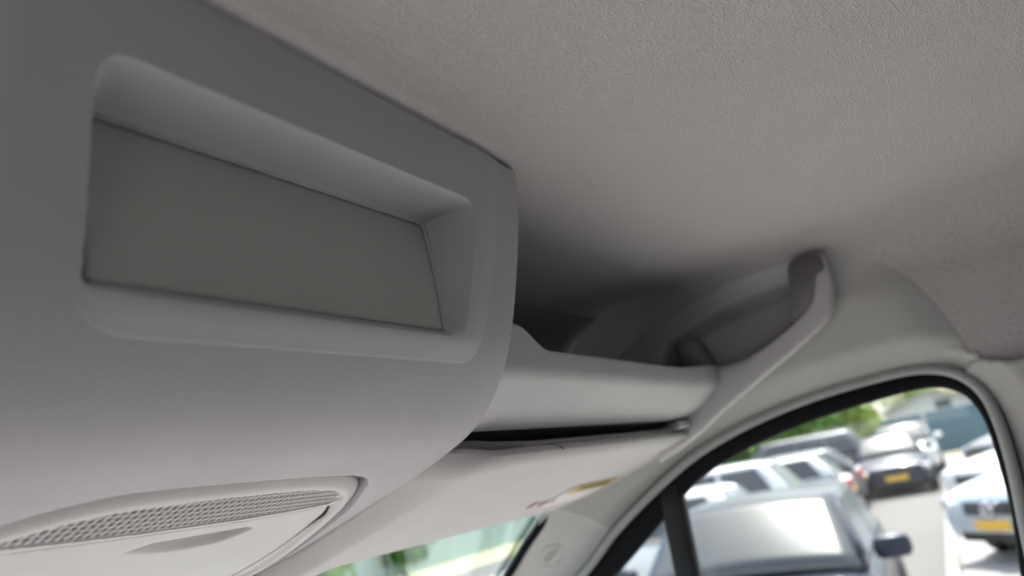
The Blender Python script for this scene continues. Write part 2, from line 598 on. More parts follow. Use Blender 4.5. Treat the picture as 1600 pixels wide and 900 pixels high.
def lamp_depth(X, S):
    """rounded rim, set in a little towards the middle"""
    do = -sdf(LAMP, X, S)
    di = -sdf(LAMP_IN, X, S)
    d = -0.0012 + 0.0065 * (1 - np.clip(do / 0.0125, 0, 1)) ** 1.6
    d += 0.0034 * smooth01((di + 0.0015) / 0.004)
    return d

lamp_root = tag(empty('lamp_panel', (0, 0, 0)))
adopt(lamp_root, console)
lamp_root.parent = console
lamp_root.matrix_parent_inverse = INV

Xl, Sl, keep = patch(lambda x, s: np.maximum(np.maximum(sdf(LAMP, x, s) + 0.0014, -sdf(GRILLE, x, s)), -(sdf(COVER, x, s) - 0.0009)), (0.108, 0.502, 0.258, 0.548), 0.0016)
o = grid('lamp_rim', csurf(Xl, Sl, lamp_depth(Xl, Sl)), M['lamp'], keep=keep, flip=True)
o.parent = lamp_root
solid(o, 0.003)

# grille with real openings over a dark chamber
gx, gs = 0.0052, 0.0070
def hole_field(X, S):
    c = np.round(X / gx)
    off = np.where(np.mod(c, 2) == 0, 0.0, 0.0) + 0.04 * c
    xx = X - c * gx
    s2 = S / gs - off
    s3 = (s2 - np.round(s2)) * gs
    xr = xx + 0.35 * s3 * 0
    return ((np.abs(xr) / 0.00205) ** 3 + (np.abs(s3) / 0.0030) ** 3) ** (1 / 3) - 1
Xg, Sg, keep = patch(lambda x, s: sdf(GRILLE, x, s) - 0.0006, (0.186, 0.436, 0.283, 0.334), 0.00052)
hf = np.where(sdf(GRILLE, Xg, Sg) < -0.0012, hole_field(Xg, Sg), 1.0)
Dg = lamp_depth(Xg, Sg) + 0.0006 + 0.0012 * smooth01((0.06 - hf) / 0.16)
cellmax = np.minimum.reduce([Dg[:-1, :-1], Dg[1:, :-1], Dg[1:, 1:], Dg[:-1, 1:]]) - np.minimum.reduce([lamp_depth(Xg, Sg)[:-1, :-1]])
keepg = keep & (cellmax < 0.00165)
o = grid('grille', csurf(Xg, Sg, Dg), M['lamp'], keep=keepg, flip=True)
o.parent = lamp_root
o = grid('grille_backing', csurf(Xg[::8, ::8], Sg[::8, ::8], lamp_depth(Xg[::8, ::8], Sg[::8, ::8]) + 0.0062), M['foam'], flip=True)
o.parent = lamp_root

# flip-down cover with a finger recess
Xc, Sc, keep = patch(lambda x, s: sdf(COVER, x, s) + 0.0002, (0.140, 0.465, 0.321, 0.517), 0.0014)
gd = -sdf(GROOVE, Xc, Sc)
scoop = np.clip((Sc - 0.348) / 0.028, 0, 1)
Dc = lamp_depth(Xc, Sc) + 0.0003 + 0.0012 * (1 - np.clip(-sdf(COVER, Xc, Sc) / 0.0016, 0, 1)) ** 2
Dc = Dc + 0.0075 * np.minimum(soft_ramp(gd / 0.009, 0.3), 1.0) * (1 - 0.15 * scoop)
o = grid('lamp_cover', csurf(Xc, Sc, Dc), M['lamp'], keep=keep, flip=True)
o.parent = lamp_root
solid(o, 0.002)

# ---- headliner: roof lining, rounded over to the sides, falling to the front header
def roof_z(y):
    y = np.asarray(y, float)
    t = np.clip((y - 0.33) / 0.25, 0, 1)
    return 0.25 - 0.16 * (1 - np.sqrt(np.clip(1 - t ** 2.4, 0, 1)))

def skin_x(z):
    z = np.asarray(z, float)
    return np.where(z > 0.17, 1.02 + 0.085 * np.sqrt(np.clip(1 - ((z - 0.17) / 0.08) ** 2, 0, 1)), 1.105 + 0.125 * (0.17 - z))

# window opening outline (y, z) at the weatherstrip
WIN = catmull([(0.594, -0.144), (0.517, -0.083), (0.391, -0.007), (0.292, 0.030), (0.185, 0.052), (0.081, 0.0605), (0.030, 0.0575), (-0.005, 0.042), (-0.026, 0.012), (-0.032, -0.030),
               (-0.029, -0.092), (-0.018, -0.180), (0.0, -0.34), (0.05, -0.40), (0.30, -0.43), (0.80, -0.44), (0.93, -0.40), (0.80, -0.287)], 10, True)
WIN = resample(WIN, 220, True)

ys = np.linspace(-0.75, 0.575, 200)
q_flat = np.linspace(-0.55, 1.02, 80)
ang = np.linspace(0, np.pi / 2, 24)[1:]
zs_wall = np.linspace(0.17, -0.45, 70)[1:]
cols = []
for xq in q_flat:
    cols.append(np.stack([np.full_like(ys, xq), ys, roof_z(ys)], -1))
for th in ang:
    zz = 0.17 + 0.08 * math.cos(th)
    cols.append(np.stack([np.full_like(ys, 1.02 + 0.085 * math.sin(th)), ys, np.minimum(zz, roof_z(ys) - 0.0005 * th)], -1))
for zz in zs_wall:
    cols.append(np.stack([np.full_like(ys, float(skin_x(zz))), ys, np.full_like(ys, zz)], -1))
P = np.stack(cols, 0)
cy = 0.25 * (P[:-1, :-1] + P[1:, :-1] + P[1:, 1:] + P[:-1, 1:])
inwin = sdf(WIN, cy[..., 1], cy[..., 2]) < 0.023
POCKET_IN = np.array([(0.135, 0.195), (0.155, 0.205), (0.235, 0.200), (0.309, 0.182), (0.36, 0.160), (0.37, 0.105), (0.30, 0.09), (0.20, 0.125), (0.145, 0.155)])
inwin |= sdf(POCKET_IN, cy[..., 1], cy[..., 2]) < 0
keep = ~(inwin & (cy[..., 0] > 1.03))
keep &= ~((cy[..., 2] < -0.02) & (cy[..., 1] > 0.5))
ceiling = grid('ceiling', P, M['lining'], keep=keep)
solid(ceiling, 0.012, 1.0)
tag(ceiling, 'grey grained roof lining of the van cab', None, None, 'structure')

bulk = tag(empty('unseen_bulkhead', (0.3, -0.78, -0.3)), 'unseen dark grey partition behind the seats, added to block light from the rear', 'partition', None, 'thing')  # out of view, added to keep rear light off the console face
o = box('partition_panel', (1.75, 0.03, 1.65), (0.3, -0.78, -0.575), M['tray'], bev=0.008); adopt(o, bulk)
for i in range(5):
    o = box('pressed_rib', (0.05, 0.02, 1.2), (-0.3 + 0.3 * i, -0.757, -0.60), M['tray'], bev=0.008); adopt(o, bulk)

dd = tag(empty('unseen_cab_side', (-0.54, 0.1, -0.4)), 'unseen dark grey driver door, added to block light from the left', 'cab side', None, 'thing')  # out of view, added to block light coming in from the left
o = box('door_panel', (0.06, 1.70, 0.95), (-0.555, 0.10, -0.85), M['fabric'], bev=0.02); adopt(o, dd)
o = box('window_header', (0.05, 1.32, 0.26), (-0.555, -0.10, 0.14), M['trim'], bev=0.02); adopt(o, dd)
o = box('rear_post', (0.05, 0.30, 0.50), (-0.558, -0.60, -0.20), M['trim'], bev=0.02); adopt(o, dd)
def seat(name, x0, x1, label):  # seats are out of view, added to block light off the ground
    root = tag(empty(name, ((x0 + x1) / 2, -0.35, -0.8)), label, 'seat', None, 'thing')
    w = x1 - x0
    o = box('cushion', (w, 0.62, 0.20), ((x0 + x1) / 2, -0.30, -0.84), M['fabric'], bev=0.05, seg=3); adopt(o, root)
    o = box('backrest', (w * 0.96, 0.16, 0.66), ((x0 + x1) / 2, -0.62, -0.44), M['fabric'], rot=(math.radians(10), 0, 0), bev=0.05, seg=3); adopt(o, root)
    o = box('seat_base', (w * 0.9, 0.5, 0.32), ((x0 + x1) / 2, -0.30, -1.12), M['tray'], bev=0.02); adopt(o, root)
seat('unseen_front_seat', -0.46, 0.10, 'unseen dark fabric driver seat, added to block light from the ground')
seat('unseen_bench_seat', 0.18, 1.06, 'unseen dark fabric passenger bench, added to block light from the ground')

# ---- side trim over the window and down the pillar
def trim_x(Y, Z):
    d = sdf(WIN, Y, Z)
    base = skin_x(np.minimum(Z, 0.2495)) - 0.013
    # band that turns out to the weatherstrip
    t = np.clip(1 - d / 0.040, 0, 1)
    out = 0.022 * smooth01(t) * 0.6 + 0.022 * 0.4 * t
    x = base + out
    # the pillar leaves the side wall and turns in to the windscreen
    pil = smooth01((Y - 0.36) / 0.16)
    x = x - pil * (0.075 * soft_ramp((d - 0.038) / 0.075, 0.15))
    # past its ridge the pillar rolls off to the glass
    x = x + pil * 0.9 * np.clip(d - 0.082, 0, None) ** 1.3
    return x

POCKET = catmull([(0.128, 0.190), (0.150, 0.211), (0.235, 0.206), (0.309, 0.188), (0.365, 0.165), (0.375, 0.10), (0.30, 0.085), (0.20, 0.120), (0.140, 0.150)], 6, True)
POD = catmull([(0.098, 0.236), (0.070, 0.226), (0.024, 0.195), (-0.002, 0.155), (-0.022, 0.098), (-0.034, 0.056), (-0.0385, 0.0385), (-0.026, 0.0235), (0.0, 0.0), (0.03, -0.09),
               (0.05, -0.2), (0.40, -0.2), (0.466, -0.125), (0.458, -0.098), (0.500, -0.0935), (0.535, -0.090), (0.560, -0.066), (0.600, -0.030), (0.600, 0.02), (0.55, 0.08), (0.43, 0.17), (0.38, 0.204), (0.333, 0.218), (0.279, 0.229), (0.219, 0.2365), (0.151, 0.238)], 8, True)
def pod_sdf(y, z):
    return np.maximum(sdf(POD, y, z), -sdf(WIN, y, z))
side_trim = tag(empty('window_header_trim', (1.1, 0.1, 0.1)), 'grey plastic trim curving over the top of the side window', 'trim panel', None, 'thing')
# the crease edge rolls down to the wall
Y, Z, keep = patch(pod_sdf, (-0.06, 0.625, -0.21, 0.238), 0.004)
Xt = trim_x(Y, Z)
CREASE = catmull([(0.41, 0.185), (0.38, 0.204), (0.333, 0.218), (0.279, 0.229), (0.219, 0.2365), (0.151, 0.239), (0.105, 0.238), (0.070, 0.226), (0.024, 0.195), (-0.002, 0.155), (-0.022, 0.098), (-0.029, 0.072)], 8)
ed = line_dist(CREASE, Y, Z)
Xt = Xt + 0.0155 * (1 - np.clip(ed / 0.072, 0, 1)) ** 2
Xt = np.where((sdf(WIN, Y, Z) > 0.021) & (ed > 0.009), np.minimum(Xt, skin_x(np.minimum(Z, 0.2495)) - 0.0012), Xt)
Xt = Xt + 0.034 * soft_ramp(-sdf(POCKET, Y, Z) / 0.022, 0.3)
o = grid('trim_panel', np.stack([Xt, Y, Z], -1), M['trim'], keep=keep)
solid(o, 0.003, 1.0); adopt(o, side_trim)

APIL = catmull([(0.4595, -0.0930), (0.500, -0.0883), (0.530, -0.0850), (0.5535, -0.0620), (0.590, -0.030), (0.625, -0.058), (0.655, -0.085), (0.695, -0.120), (0.80, -0.215),
                (0.86, -0.30), (0.80, -0.36), (0.60, -0.22), (0.47, -0.13)], 8, True)
Y, Z, keep = patch(lambda y, z: np.maximum(sdf(APIL, y, z), -sdf(WIN, y, z)), (0.44, 0.88, -0.38, -0.03), 0.004)
pillar = tag(empty('windscreen_pillar_trim', (1.08, 0.6, -0.1)), 'pale grey pillar trim beside the windscreen with an embossed oval mark', 'pillar trim', None, 'thing')
o = grid('pillar_cover', np.stack([trim_x(Y, Z) + 0.0035, Y, Z], -1), M['pillar'], keep=keep)
solid(o, 0.003, 1.0); adopt(o, pillar)

# trim behind the window
BTRIM = catmull([(-0.008, 0.035), (-0.026, 0.052), (-0.044, 0.047), (-0.062, 0.0415), (-0.10, 0.042), (-0.30, 0.047), (-0.50, 0.045), (-0.50, -0.40), (-0.15, -0.42), (0.02, -0.36), (0.01, -0.25), (0.0, -0.05), (0.0, 0.0)], 8, True)
Y, Z, keep = patch(lambda y, z: np.maximum(sdf(BTRIM, y, z), -sdf(WIN, y, z)), (-0.51, 0.03, -0.43, 0.05), 0.005)
rear_trim = tag(empty('door_pillar_trim', (1.12, -0.1, -0.1)), 'grey pillar trim behind the side window, joined at a thin seam', 'pillar trim', None, 'thing')
d = sdf(WIN, Y, Z)
Xb = skin_x(Z) - 0.0095 + 0.017 * np.clip(1 - d / 0.04, 0, 1)
o = grid('pillar_cover', np.stack([Xb, Y, Z], -1), M['trim'], keep=keep)
solid(o, 0.003, 1.0); adopt(o, rear_trim)

# ---- side door window
def inset(poly, d):
    n = len(poly)
    t = np.roll(poly, -1, 0) - np.roll(poly, 1, 0)
    t /= np.linalg.norm(t, axis=1)[:, None] + 1e-12
    area = 0.5 * np.sum(poly[:, 0] * np.roll(poly[:, 1], -1) - np.roll(poly[:, 0], -1) * poly[:, 1])
    nrm = np.stack([-t[:, 1], t[:, 0]], -1) * (1 if area > 0 else -1)
    return poly + nrm * d

side_win = tag(empty('door_window', (1.14, 0.2, -0.15)), 'side door window with black frame and grey weatherstrip, looking out on the car park', 'car window', None, 'thing')
P3 = lambda poly, x: np.stack([np.full(len(poly), x), poly[:, 0], poly[:, 1]], -1)
WINX = 1.128
o = tube('weatherstrip', P3(inset(WIN, 0.0035), 1.130), 0.0068, M['seal'], closed=True, seg=12); adopt(o, side_win)
o = tube('seal_lip', P3(inset(WIN, -0.0025), 1.135), 0.0035, M['rubber'], closed=True, seg=8); adopt(o, side_win)
GLASS = resample(catmull([(0.544, -0.157), (0.406, -0.0565), (0.363, -0.030), (0.29, -0.004), (0.208, 0.0145), (0.13, 0.0245), (0.060, 0.0305), (0.020, 0.0275), (-0.004, 0.010), (-0.0145, -0.022),
                          (-0.0135, -0.075), (-0.009, -0.137), (0.004, -0.212), (0.02, -0.34), (0.07, -0.38), (0.30, -0.41), (0.80, -0.42), (0.88, -0.395), (0.76, -0.30)], 10, True), 220, True)
def match(a, b):
    """order loop b so that its points face those of a"""
    i = np.argmin(np.linalg.norm(b - a[0], axis=1))
    return np.roll(b, -i, 0)
GL = np.array([GLASS[np.argmin(np.linalg.norm(GLASS - p, axis=1))] for p in WIN])
# smooth the matched loop
for _ in range(3):
    GL = (np.roll(GL, 1, 0) + 2 * GL + np.roll(GL, -1, 0)) / 4
rings = [P3(inset(WIN, 0.001), 1.142), P3(inset(WIN, 0.006), 1.136), P3(0.55 * inset(WIN, 0.006) + 0.45 * GL, 1.136), P3(0.12 * WIN + 0.88 * GL, 1.138), P3(GL, 1.143), P3(GL, 1.156)]
rings = [np.vstack([r, r[:1]]) for r in rings]
o = grid('window_frame', np.stack(rings, 0), M['frame'], flip=True); adopt(o, side_win)
# panes
DIVF, DIVR = [(0.441, -0.03), (0.452, -0.43)], [(0.4035, -0.03), (0.4165, -0.43)]
def halfplane(p, q):
    (y1, z1), (y2, z2) = p, q
    L = math.hypot(y2 - y1, z2 - z1)
    return lambda y, z: ((y - y1) * (z2 - z1) - (z - z1) * (y2 - y1)) / L
hr = halfplane(*DIVR); hf_ = halfplane(*DIVF)
sgn = 1 if hr(np.array(0.0), np.array(-0.2)) < 0 else -1
for nm, fn in (('main_pane', lambda y, z: np.maximum(sdf(GL, y, z) - 0.004, sgn * hr(y, z))), ('quarter_pane', lambda y, z: np.maximum(sdf(GL, y, z) - 0.004, -sgn * hf_(y, z)))):
    Y, Z, keep = patch(fn, (-0.03, 0.90, -0.43, 0.04), 0.01)
    o = grid(nm, np.stack([np.full_like(Y, 1.150), Y, Z], -1), M['glass'], keep=keep)
    solid(o, 0.004); adopt(o, side_win)
div = []
for z in np.linspace(-0.035, -0.43, 12):
    f = (z + 0.03) / -0.40
    ya = 0.4035 + 0.013 * f; yb = 0.441 + 0.011 * f
    div.append([(1.137, ya + 0.003, z), (1.135, ya + 0.008, z), (1.135, yb - 0.008, z), (1.137, yb - 0.003, z), (1.141, yb, z), (1.156, yb, z), (1.156, ya, z), (1.141, ya, z)])
o = loft('window_divider', div, M['rubber']); adopt(o, side_win)

# ---- windscreen
PILL_EDGE = catmull([(0.585, -0.028), (0.627, -0.0665), (0.660, -0.094), (0.694, -0.1265), (0.80, -0.226), (0.95, -0.37)], 8)
wind = tag(empty('windscreen', (0.5, 0.65, -0.1)), 'tinted windscreen glass with a black edge, below the sun visor', 'windscreen', None, 'thing')
o = tube('edge_band', np.stack([np.full(len(PILL_EDGE), 1.062) + 0.02, PILL_EDGE[:, 0] + 0.003, PILL_EDGE[:, 1] + 0.004], -1), 0.0075, M['frame'], seg=8); adopt(o, wind)
wx, wz = np.meshgrid(np.linspace(-0.45, 1.075, 32), np.linspace(0, 1, 20), indexing='ij')
Pw = np.stack([wx, 0.590 + 0.41 * wz + 0.06 * (1 - ((wx - 0.31) / 0.78) ** 2), -0.022 - 0.398 * wz ** 1.06], -1)
o = grid('glass_pane', Pw, M['screen'])
solid(o, 0.004); adopt(o, wind)

# ---- overhead shelf between the console and the side
shelf = tag(empty('overhead_shelf', (0.8, 0.33, 0.1)), 'pale grey storage shelf with a deep dark opening, right of the console', 'storage shelf', None, 'thing')
xs2 = np.linspace(0.44, 1.060, 60)
secs = []
for x in xs2:
    lift = 0.020 * smooth01((0.585 - x) / 0.05)
    tz = 0.1135 + lift + 0.004 * smooth01((x - 0.9) / 0.15)
    prof = round_poly([(0.60, 0.092), (0.325, 0.098), (0.322, tz - 0.001), (0.2965, tz), (0.2975, 0.0900), (0.327, 0.0655), (0.3575, 0.0530), (0.3640, 0.0640), (0.40, 0.066), (0.60, 0.03), (0.61, 0.06)],
                      [0.001, 0.003, 0.003, 0.0045, 0.010, 0.02, 0.0022, 0.002, 0.004, 0.001, 0.001], 6)
    prof[:, 0] -= 0.018 * smooth01((x - 0.955) / 0.115) * smooth01((0.40 - prof[:, 1] * 0 - prof[:, 0]) / 0.08)
    secs.append(np.c_[np.full(len(prof), x), prof])
o = loft('shelf_fascia', secs, M['shelf']); adopt(o, shelf)
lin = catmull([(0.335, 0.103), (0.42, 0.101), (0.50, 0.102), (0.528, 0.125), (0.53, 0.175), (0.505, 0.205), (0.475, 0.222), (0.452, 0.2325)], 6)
o = grid('shaded_tray_liner', np.stack([np.c_[np.full(len(lin), x), lin] for x in np.linspace(0.44, 1.072, 20)], 0), M['cavity_shade'])  # sheet coloured darker to stand for the shade inside the shelf
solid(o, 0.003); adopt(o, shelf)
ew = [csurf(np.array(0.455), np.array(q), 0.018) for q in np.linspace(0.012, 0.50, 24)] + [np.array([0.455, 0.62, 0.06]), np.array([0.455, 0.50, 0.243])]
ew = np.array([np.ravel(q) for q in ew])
o = loft('added_end_wall', [ew, ew + np.array([0.010, 0, 0])], M['cavity_shade']); adopt(o, shelf)  # added behind the console to keep light out of the shelf cavity
# near-black sheet in the slot above the visor, putting its shade in colour
o = box('slot_shade', (0.68, 0.30, 0.006), (0.765, 0.492, 0.0170), M['dark'], rot=(math.radians(-17.6), 0, 0), bev=0.001); adopt(o, shelf)
# lens-shaped marks left from moulding
# ---- grab handle growing out of the shelf's end
handle = tag(empty('grab_handle', (1.06, 0.2, 0.13)), 'grey moulded grab handle above the side window, joined to the shelf end', 'grab handle', None, 'thing')
HT = np.array([(1.058, 0.345, 0.118), (1.054, 0.300, 0.1160), (1.052, 0.262, 0.1140), (1.050, 0.232, 0.1170), (1.050, 0.193, 0.1320), (1.050, 0.158, 0.149), (1.050, 0.1345, 0.167), (1.052, 0.1240, 0.189), (1.058, 0.119, 0.210), (1.064, 0.120, 0.229)])
HB = np.array([(1.058, 0.400, 0.0000), (1.054, 0.352, 0.0180), (1.052, 0.318, 0.0350), (1.052, 0.281, 0.0560), (1.050, 0.213, 0.0900), (1.050, 0.158, 0.1180), (1.050, 0.1205, 0.1420), (1.051, 0.1050, 0.172), (1.055, 0.1010, 0.205), (1.062, 0.103, 0.229)])
HT, HB = catmull(HT, 6), catmull(HB, 6)
secs = []
for i, (t, b) in enumerate(zip(HT, HB)):
    c, h = (t + b) / 2, (t - b) / 2
    f = i / (len(HT) - 1)
    w = np.array([0.013, 0.0, 0.0])
    th = np.linspace(0, 2 * np.pi, 28, endpoint=False)
    cs, sn = np.cos(th), np.sin(th)
    pr = np.sign(sn)[:, None] * np.abs(sn)[:, None] ** 0.38 * h + np.sign(cs)[:, None] * np.abs(cs)[:, None] ** 0.38 * w
    secs.append(c + w + pr)
o = loft('grip', secs, M['shelf']); adopt(o, handle)
pf = HB[4:-12] * 0.62 + HT[4:-12] * 0.38
o = grid('pocket_floor', np.stack([pf * np.array([0, 1, 1]) + np.array([k, 0, 0]) for k in (1.060, 1.08, 1.10, 1.145)], 0), M['trim'])
solid(o, 0.003); adopt(o, handle)
def rblock(name, pts, mat, depth):
    """block whose face outline is given at x, running out to the wall"""
    p = round_poly(pts, 0.008, 4)
    secs = [np.c_[np.full(len(p), 1.056) + k, p] for k in np.linspace(0, depth, 3)]
    return loft(name, secs, mat)
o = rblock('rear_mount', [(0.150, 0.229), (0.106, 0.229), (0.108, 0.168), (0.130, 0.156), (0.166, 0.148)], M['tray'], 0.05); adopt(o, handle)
o = rblock('front_mount', [(0.335, 0.158), (0.308, 0.166), (0.292, 0.118), (0.335, 0.112)], M['tray'], 0.06); adopt(o, handle)

# ---- sun visor folded up under the shelf
visor = tag(empty('sun_visor', (0.7, 0.45, 0.0)), 'folded sun visor under the shelf with a faded airbag warning sticker', 'sun visor', None, 'thing')
vd = np.array([0.0, 0.230, -0.073]); vlen = np.linalg.norm(vd); vd /= vlen       # along the visor, front-wards
vn = np.array([0, vd[2], -vd[1]])                                                  # out of its underside
VO = np.array([0, 0.345, 0.030])
def vpt(x, f, h=0.0):
    return np.array([x, 0, 0]) + VO + vd * f + vn * h
xs3 = np.concatenate([np.linspace(0.5065, 0.56, 30)[:-1], np.linspace(0.56, 1.105, 70)])
secs = []
for x in xs3:
    t = np.clip((x - 0.985) / 0.12, 0, 1)
    endf = vlen - 0.012 - (0.085 * t ** 2.2) + 0.045 * smooth01((0.575 - x) / 0.07)          # front edge, cut back to the pillar at the right
    rollw = 0.012 + 0.020 * smooth01((0.64 - x) / 0.14)   # the rear edge rolls up, more towards the middle of the van
    rollh = 0.010 + 0.004 * smooth01((0.64 - x) / 0.14)
    th = 0.015
    pr = []
    for k in np.linspace(0, 1, 10):
        a2 = k * np.pi / 2
        pr.append((rollw * (1 - math.sin(a2)), -rollh * (1 - math.cos(a2)) * 1.0) if False else (rollw * (1 - math.sin(a2)) , -rollh * math.cos(a2)))
    pr += [(rollw + (endf - rollw) * k, 0.0012 * math.sin(math.pi * k)) for k in np.linspace(0.08, 0.96, 14)]
    for k in np.linspace(0, 1, 8):
        a2 = k * np.pi
        pr.append((endf + 0.0075 * math.sin(a2), -0.0075 + 0.0075 * math.cos(a2)))
    pr += [(endf * k + (1 - k) * 0.004, -th - (rollh - 0.012) * (1 - k) ) for k in np.linspace(0.9, 0.0, 8)]
    end_round = 1 - (1 - np.sqrt(np.clip(1 - np.clip((x - 1.093) / 0.012, 0, 1) ** 2, 0, 1))) * 0.5
    q = np.clip((0.552 - x) / 0.046, 0, 1)
    fs = 0.034 * (1 - math.sqrt(1 - min(0.985 * q, 1) ** 2))            # plan corner rounded
    def up(f):                                                        # the inner end rolls up too
        xr = 0.520 + 0.030 * (1 - np.clip(f / vlen, 0, 1))
        u = np.clip((xr - x) / (xr - 0.5065), 0, 1)
        return 0.016 * (0.45 * u + 0.55 * u * u)
    secs.append(np.array([vpt(x, fs + f * (endf - fs) / endf, -0.0075 + (h + 0.0075) * end_round - (up(f) if h > -0.0105 else 0.6 * up(f))) for f, h in pr]))
o = loft('visor_panel', secs, M['visor']); adopt(o, visor)
# hinge clip at the outer end and the seam of the mirror flap
o = box('pivot_clip', (0.05, 0.022, 0.010), (1.045, 0.349, 0.0445), M['shelf'], rot=(math.radians(-12), 0, math.radians(-6)), bev=0.003); adopt(o, visor)
sl = [vpt(0.652 + 0.016 * k, 0.0122 * (1 - math.sin(k * math.pi / 2)), -0.0102 * math.cos(k * math.pi / 2) + 0.0002) for k in np.linspace(0.05, 0.98, 9)]
o = tube('flap_seam', sl, 0.0009, M['dark'], seg=6); adopt(o, visor)

def vquad(name, x0, x1, f0, f1, h, mat, parent):
    n = 6
    P = np.array([[vpt(x, f, h + 0.0012 * math.sin(math.pi * np.clip(f / vlen, 0, 1))) for f in np.linspace(f0, f1, n)] for x in np.linspace(x0, x1, n)])
    o = grid(name, P, mat, parent)
    solid(o, 0.0003)
    return o
lab = empty('warning_label'); adopt(lab, visor); lab.matrix_parent_inverse = Matrix.Translation(-visor.location)
vquad('label_sheet', 0.905, 1.055, 0.130, 0.190, 0.0005, M['white_label'], lab)
vquad('yellow_band', 0.925, 1.056, 0.124, 0.152, 0.0009, M['yellow'], lab)
for i in range(6):
    xa = 0.945 + i * 0.017
    vquad('text_line', xa, xa + 0.012, 0.130, 0.144, 0.0012, M['ink'], lab)
for i in range(3):
    vquad('red_mark', 0.855 + i * 0.03, 0.868 + i * 0.03, 0.160 + 0.004 * i, 0.176, 0.0009, M['red_ink'], lab)

# ---- embossed oval mark on the pillar
def pil_pt(y, z, lift=0.0):
    return np.array([float(trim_x(np.array(y), np.array(z))) + 0.0035 - lift, y, z])
mark = empty('airbag_mark'); adopt(mark, pillar); mark.matrix_parent_inverse = Matrix.Translation(-pillar.location)
ca, cb = np.array([0.83, -0.56]), np.array([0.56, 0.83])
mc = np.array([0.638, -0.112]) 
oval = []
for t in np.linspace(0, 2 * np.pi, 48, endpoint=False):
    q = mc + ca * 0.024 * math.cos(t) + cb * 0.0125 * math.sin(t)
    oval.append(pil_pt(q[0], q[1], 0.0004))
tube('oval_ring', oval, 0.0008, M['pillar'], mark, closed=True, seg=6)
def emboss_text(word, mark):
    cu = bpy.data.curves.new('airbag_lettering', 'FONT')
    cu.body = word; cu.size = 1.0; cu.align_x = 'CENTER'; cu.align_y = 'CENTER'
    tmp = bpy.data.objects.new('tmp', cu); COL.objects.link(tmp)
    dg = bpy.context.evaluated_depsgraph_get()
    me = bpy.data.meshes.new_from_object(tmp.evaluated_get(dg))
    COL.objects.unlink(tmp); bpy.data.objects.remove(tmp)
    w = max(v.co.x for v in me.vertices) - min(v.co.x for v in me.vertices)
    k = 0.036 / w
    for v in me.vertices:
        q = mc - ca * v.co.x * k + cb * v.co.y * k * 1.25
        v.co = Vector(pil_pt(q[0], q[1], 0.0009))
    o = link('airbag_lettering', me, M['pillar'], mark, smooth=False)
    solid(o, 0.0007, 0)
emboss_text('AIRBAG', mark)

# ================================================================== OUTSIDE
def sheet(name, x0, x1, y0, y1, z, mat):
    return tag(mesh(name, [(x0, y0, z), (x1, y0, z), (x1, y1, z), (x0, y1, z)], [(0, 1, 2, 3)], mat, smooth=False), None, None, None, 'structure')
sheet('ground', -150, 400, -250, 250, GZ - 0.004, M['asphalt'])
tag(mesh('gravel_bay', [(5.5, -14, GZ + 0.004), (36, -14, GZ + 0.004), (36, 1.26, GZ + 0.004), (5.5, 0.50, GZ + 0.004)], [(0, 1, 2, 3)], M['gravel_and_bounce'], smooth=False), None, None, None, 'structure')
sheet('gravel_and_bounce', -9, 5.4, -9, 8.9, GZ + 0.004, M['gravel_and_bounce'])  # unseen pale sheet under the van, added to bounce light into the cab
box('kerb', (31, 0.14, 0.22), (21, 0.93, GZ), M['kerb'], rot=(0, 0, math.radians(1.44)), bev=0.015)['kind'] = 'structure'
sheet('grass_verge', 3, 37, 12.8, 15.6, GZ + 0.004, M['grass'])
sheet('far_verge', 35.2, 38, -12, 15.6, GZ + 0.008, M['grass'])

# fences: posts and panels
def fence(name, label, x0, y0, x1, y1, h, n, mat, sub):
    root = tag(empty(name, (x0, y0, GZ)), label, 'fence')
    L = math.hypot(x1 - x0, y1 - y0); an = math.atan2(y1 - y0, x1 - x0)
    root.rotation_euler = (0, 0, an)
    st = L / n
    pm = box('post', (0.08, 0.08, h + 0.12), (0, 0, (h + 0.12) / 2), M['post'], root, bev=0.01)
    # panel: corrugated sheet
    k = 48
    V, F = [], []
    for i in range(k + 1):
        xx = 0.05 + (st - 0.1) * i / k
        yy = 0.018 * (1 if (i // 2) % 2 else -1)
        V += [(xx, yy, 0.06), (xx, yy, h)]
    for i in range(k):
        F.append((2 * i, 2 * i + 2, 2 * i + 3, 2 * i + 1))
    pn = mesh('panel', V, F, mat, root, smooth=False)
    solid(pn, 0.008)
    for i in range(1, n + 1):
        c = pm.copy(); COL.objects.link(c); c.parent = root; c.location = (i * st, 0, (h + 0.12) / 2)
        if i < n:
            c = pn.copy(); COL.objects.link(c); c.parent = root; c.location = (i * st, 0, 0)
    return root
fence('fence', 'long pale teal corrugated fence seen through the windscreen, along the dry grass verge', 4, 15.2, 37, 15.4, 2.15, 14, M['fence_pale'], 0)
fence('fence', 'blue-green panel fence closing the far end of the car park', 37, 15.4, 37, -12, 1.85, 12, M['fence_blue'], 0)

# low white building beyond the fence
hs = tag(empty('white_building', (54, 1.7, GZ)), 'low white building with a dark window beyond the far fence', 'building')
mesh('wall', [(-3, -2.3, 0), (3, -2.3, 0), (3, 2.6, 0), (-3, 2.6, 0), (-3, -2.3, 2.3), (3, -2.3, 2.3), (3, 2.6, 2.3), (-3, 2.6, 2.3), (-3, 0.1, 3.0), (3, 0.1, 3.0)],
     [(0, 1, 5, 4), (1, 2, 6, 9, 5), (2, 3, 7, 6), (3, 0, 4, 8, 7), (4, 5, 9, 8), (6, 7, 8, 9)], M['wall'], hs, smooth=False)
mesh('roof', [(-3.3, -2.7, 2.22), (3.3, -2.7, 2.22), (3.3, 0.1, 3.06), (-3.3, 0.1, 3.06), (3.3, 3.0, 2.22), (-3.3, 3.0, 2.22)], [(0, 1, 2, 3), (3, 2, 4, 5)], M['roof'], hs, smooth=False).modifiers.new('t', 'SOLIDIFY').thickness = 0.1
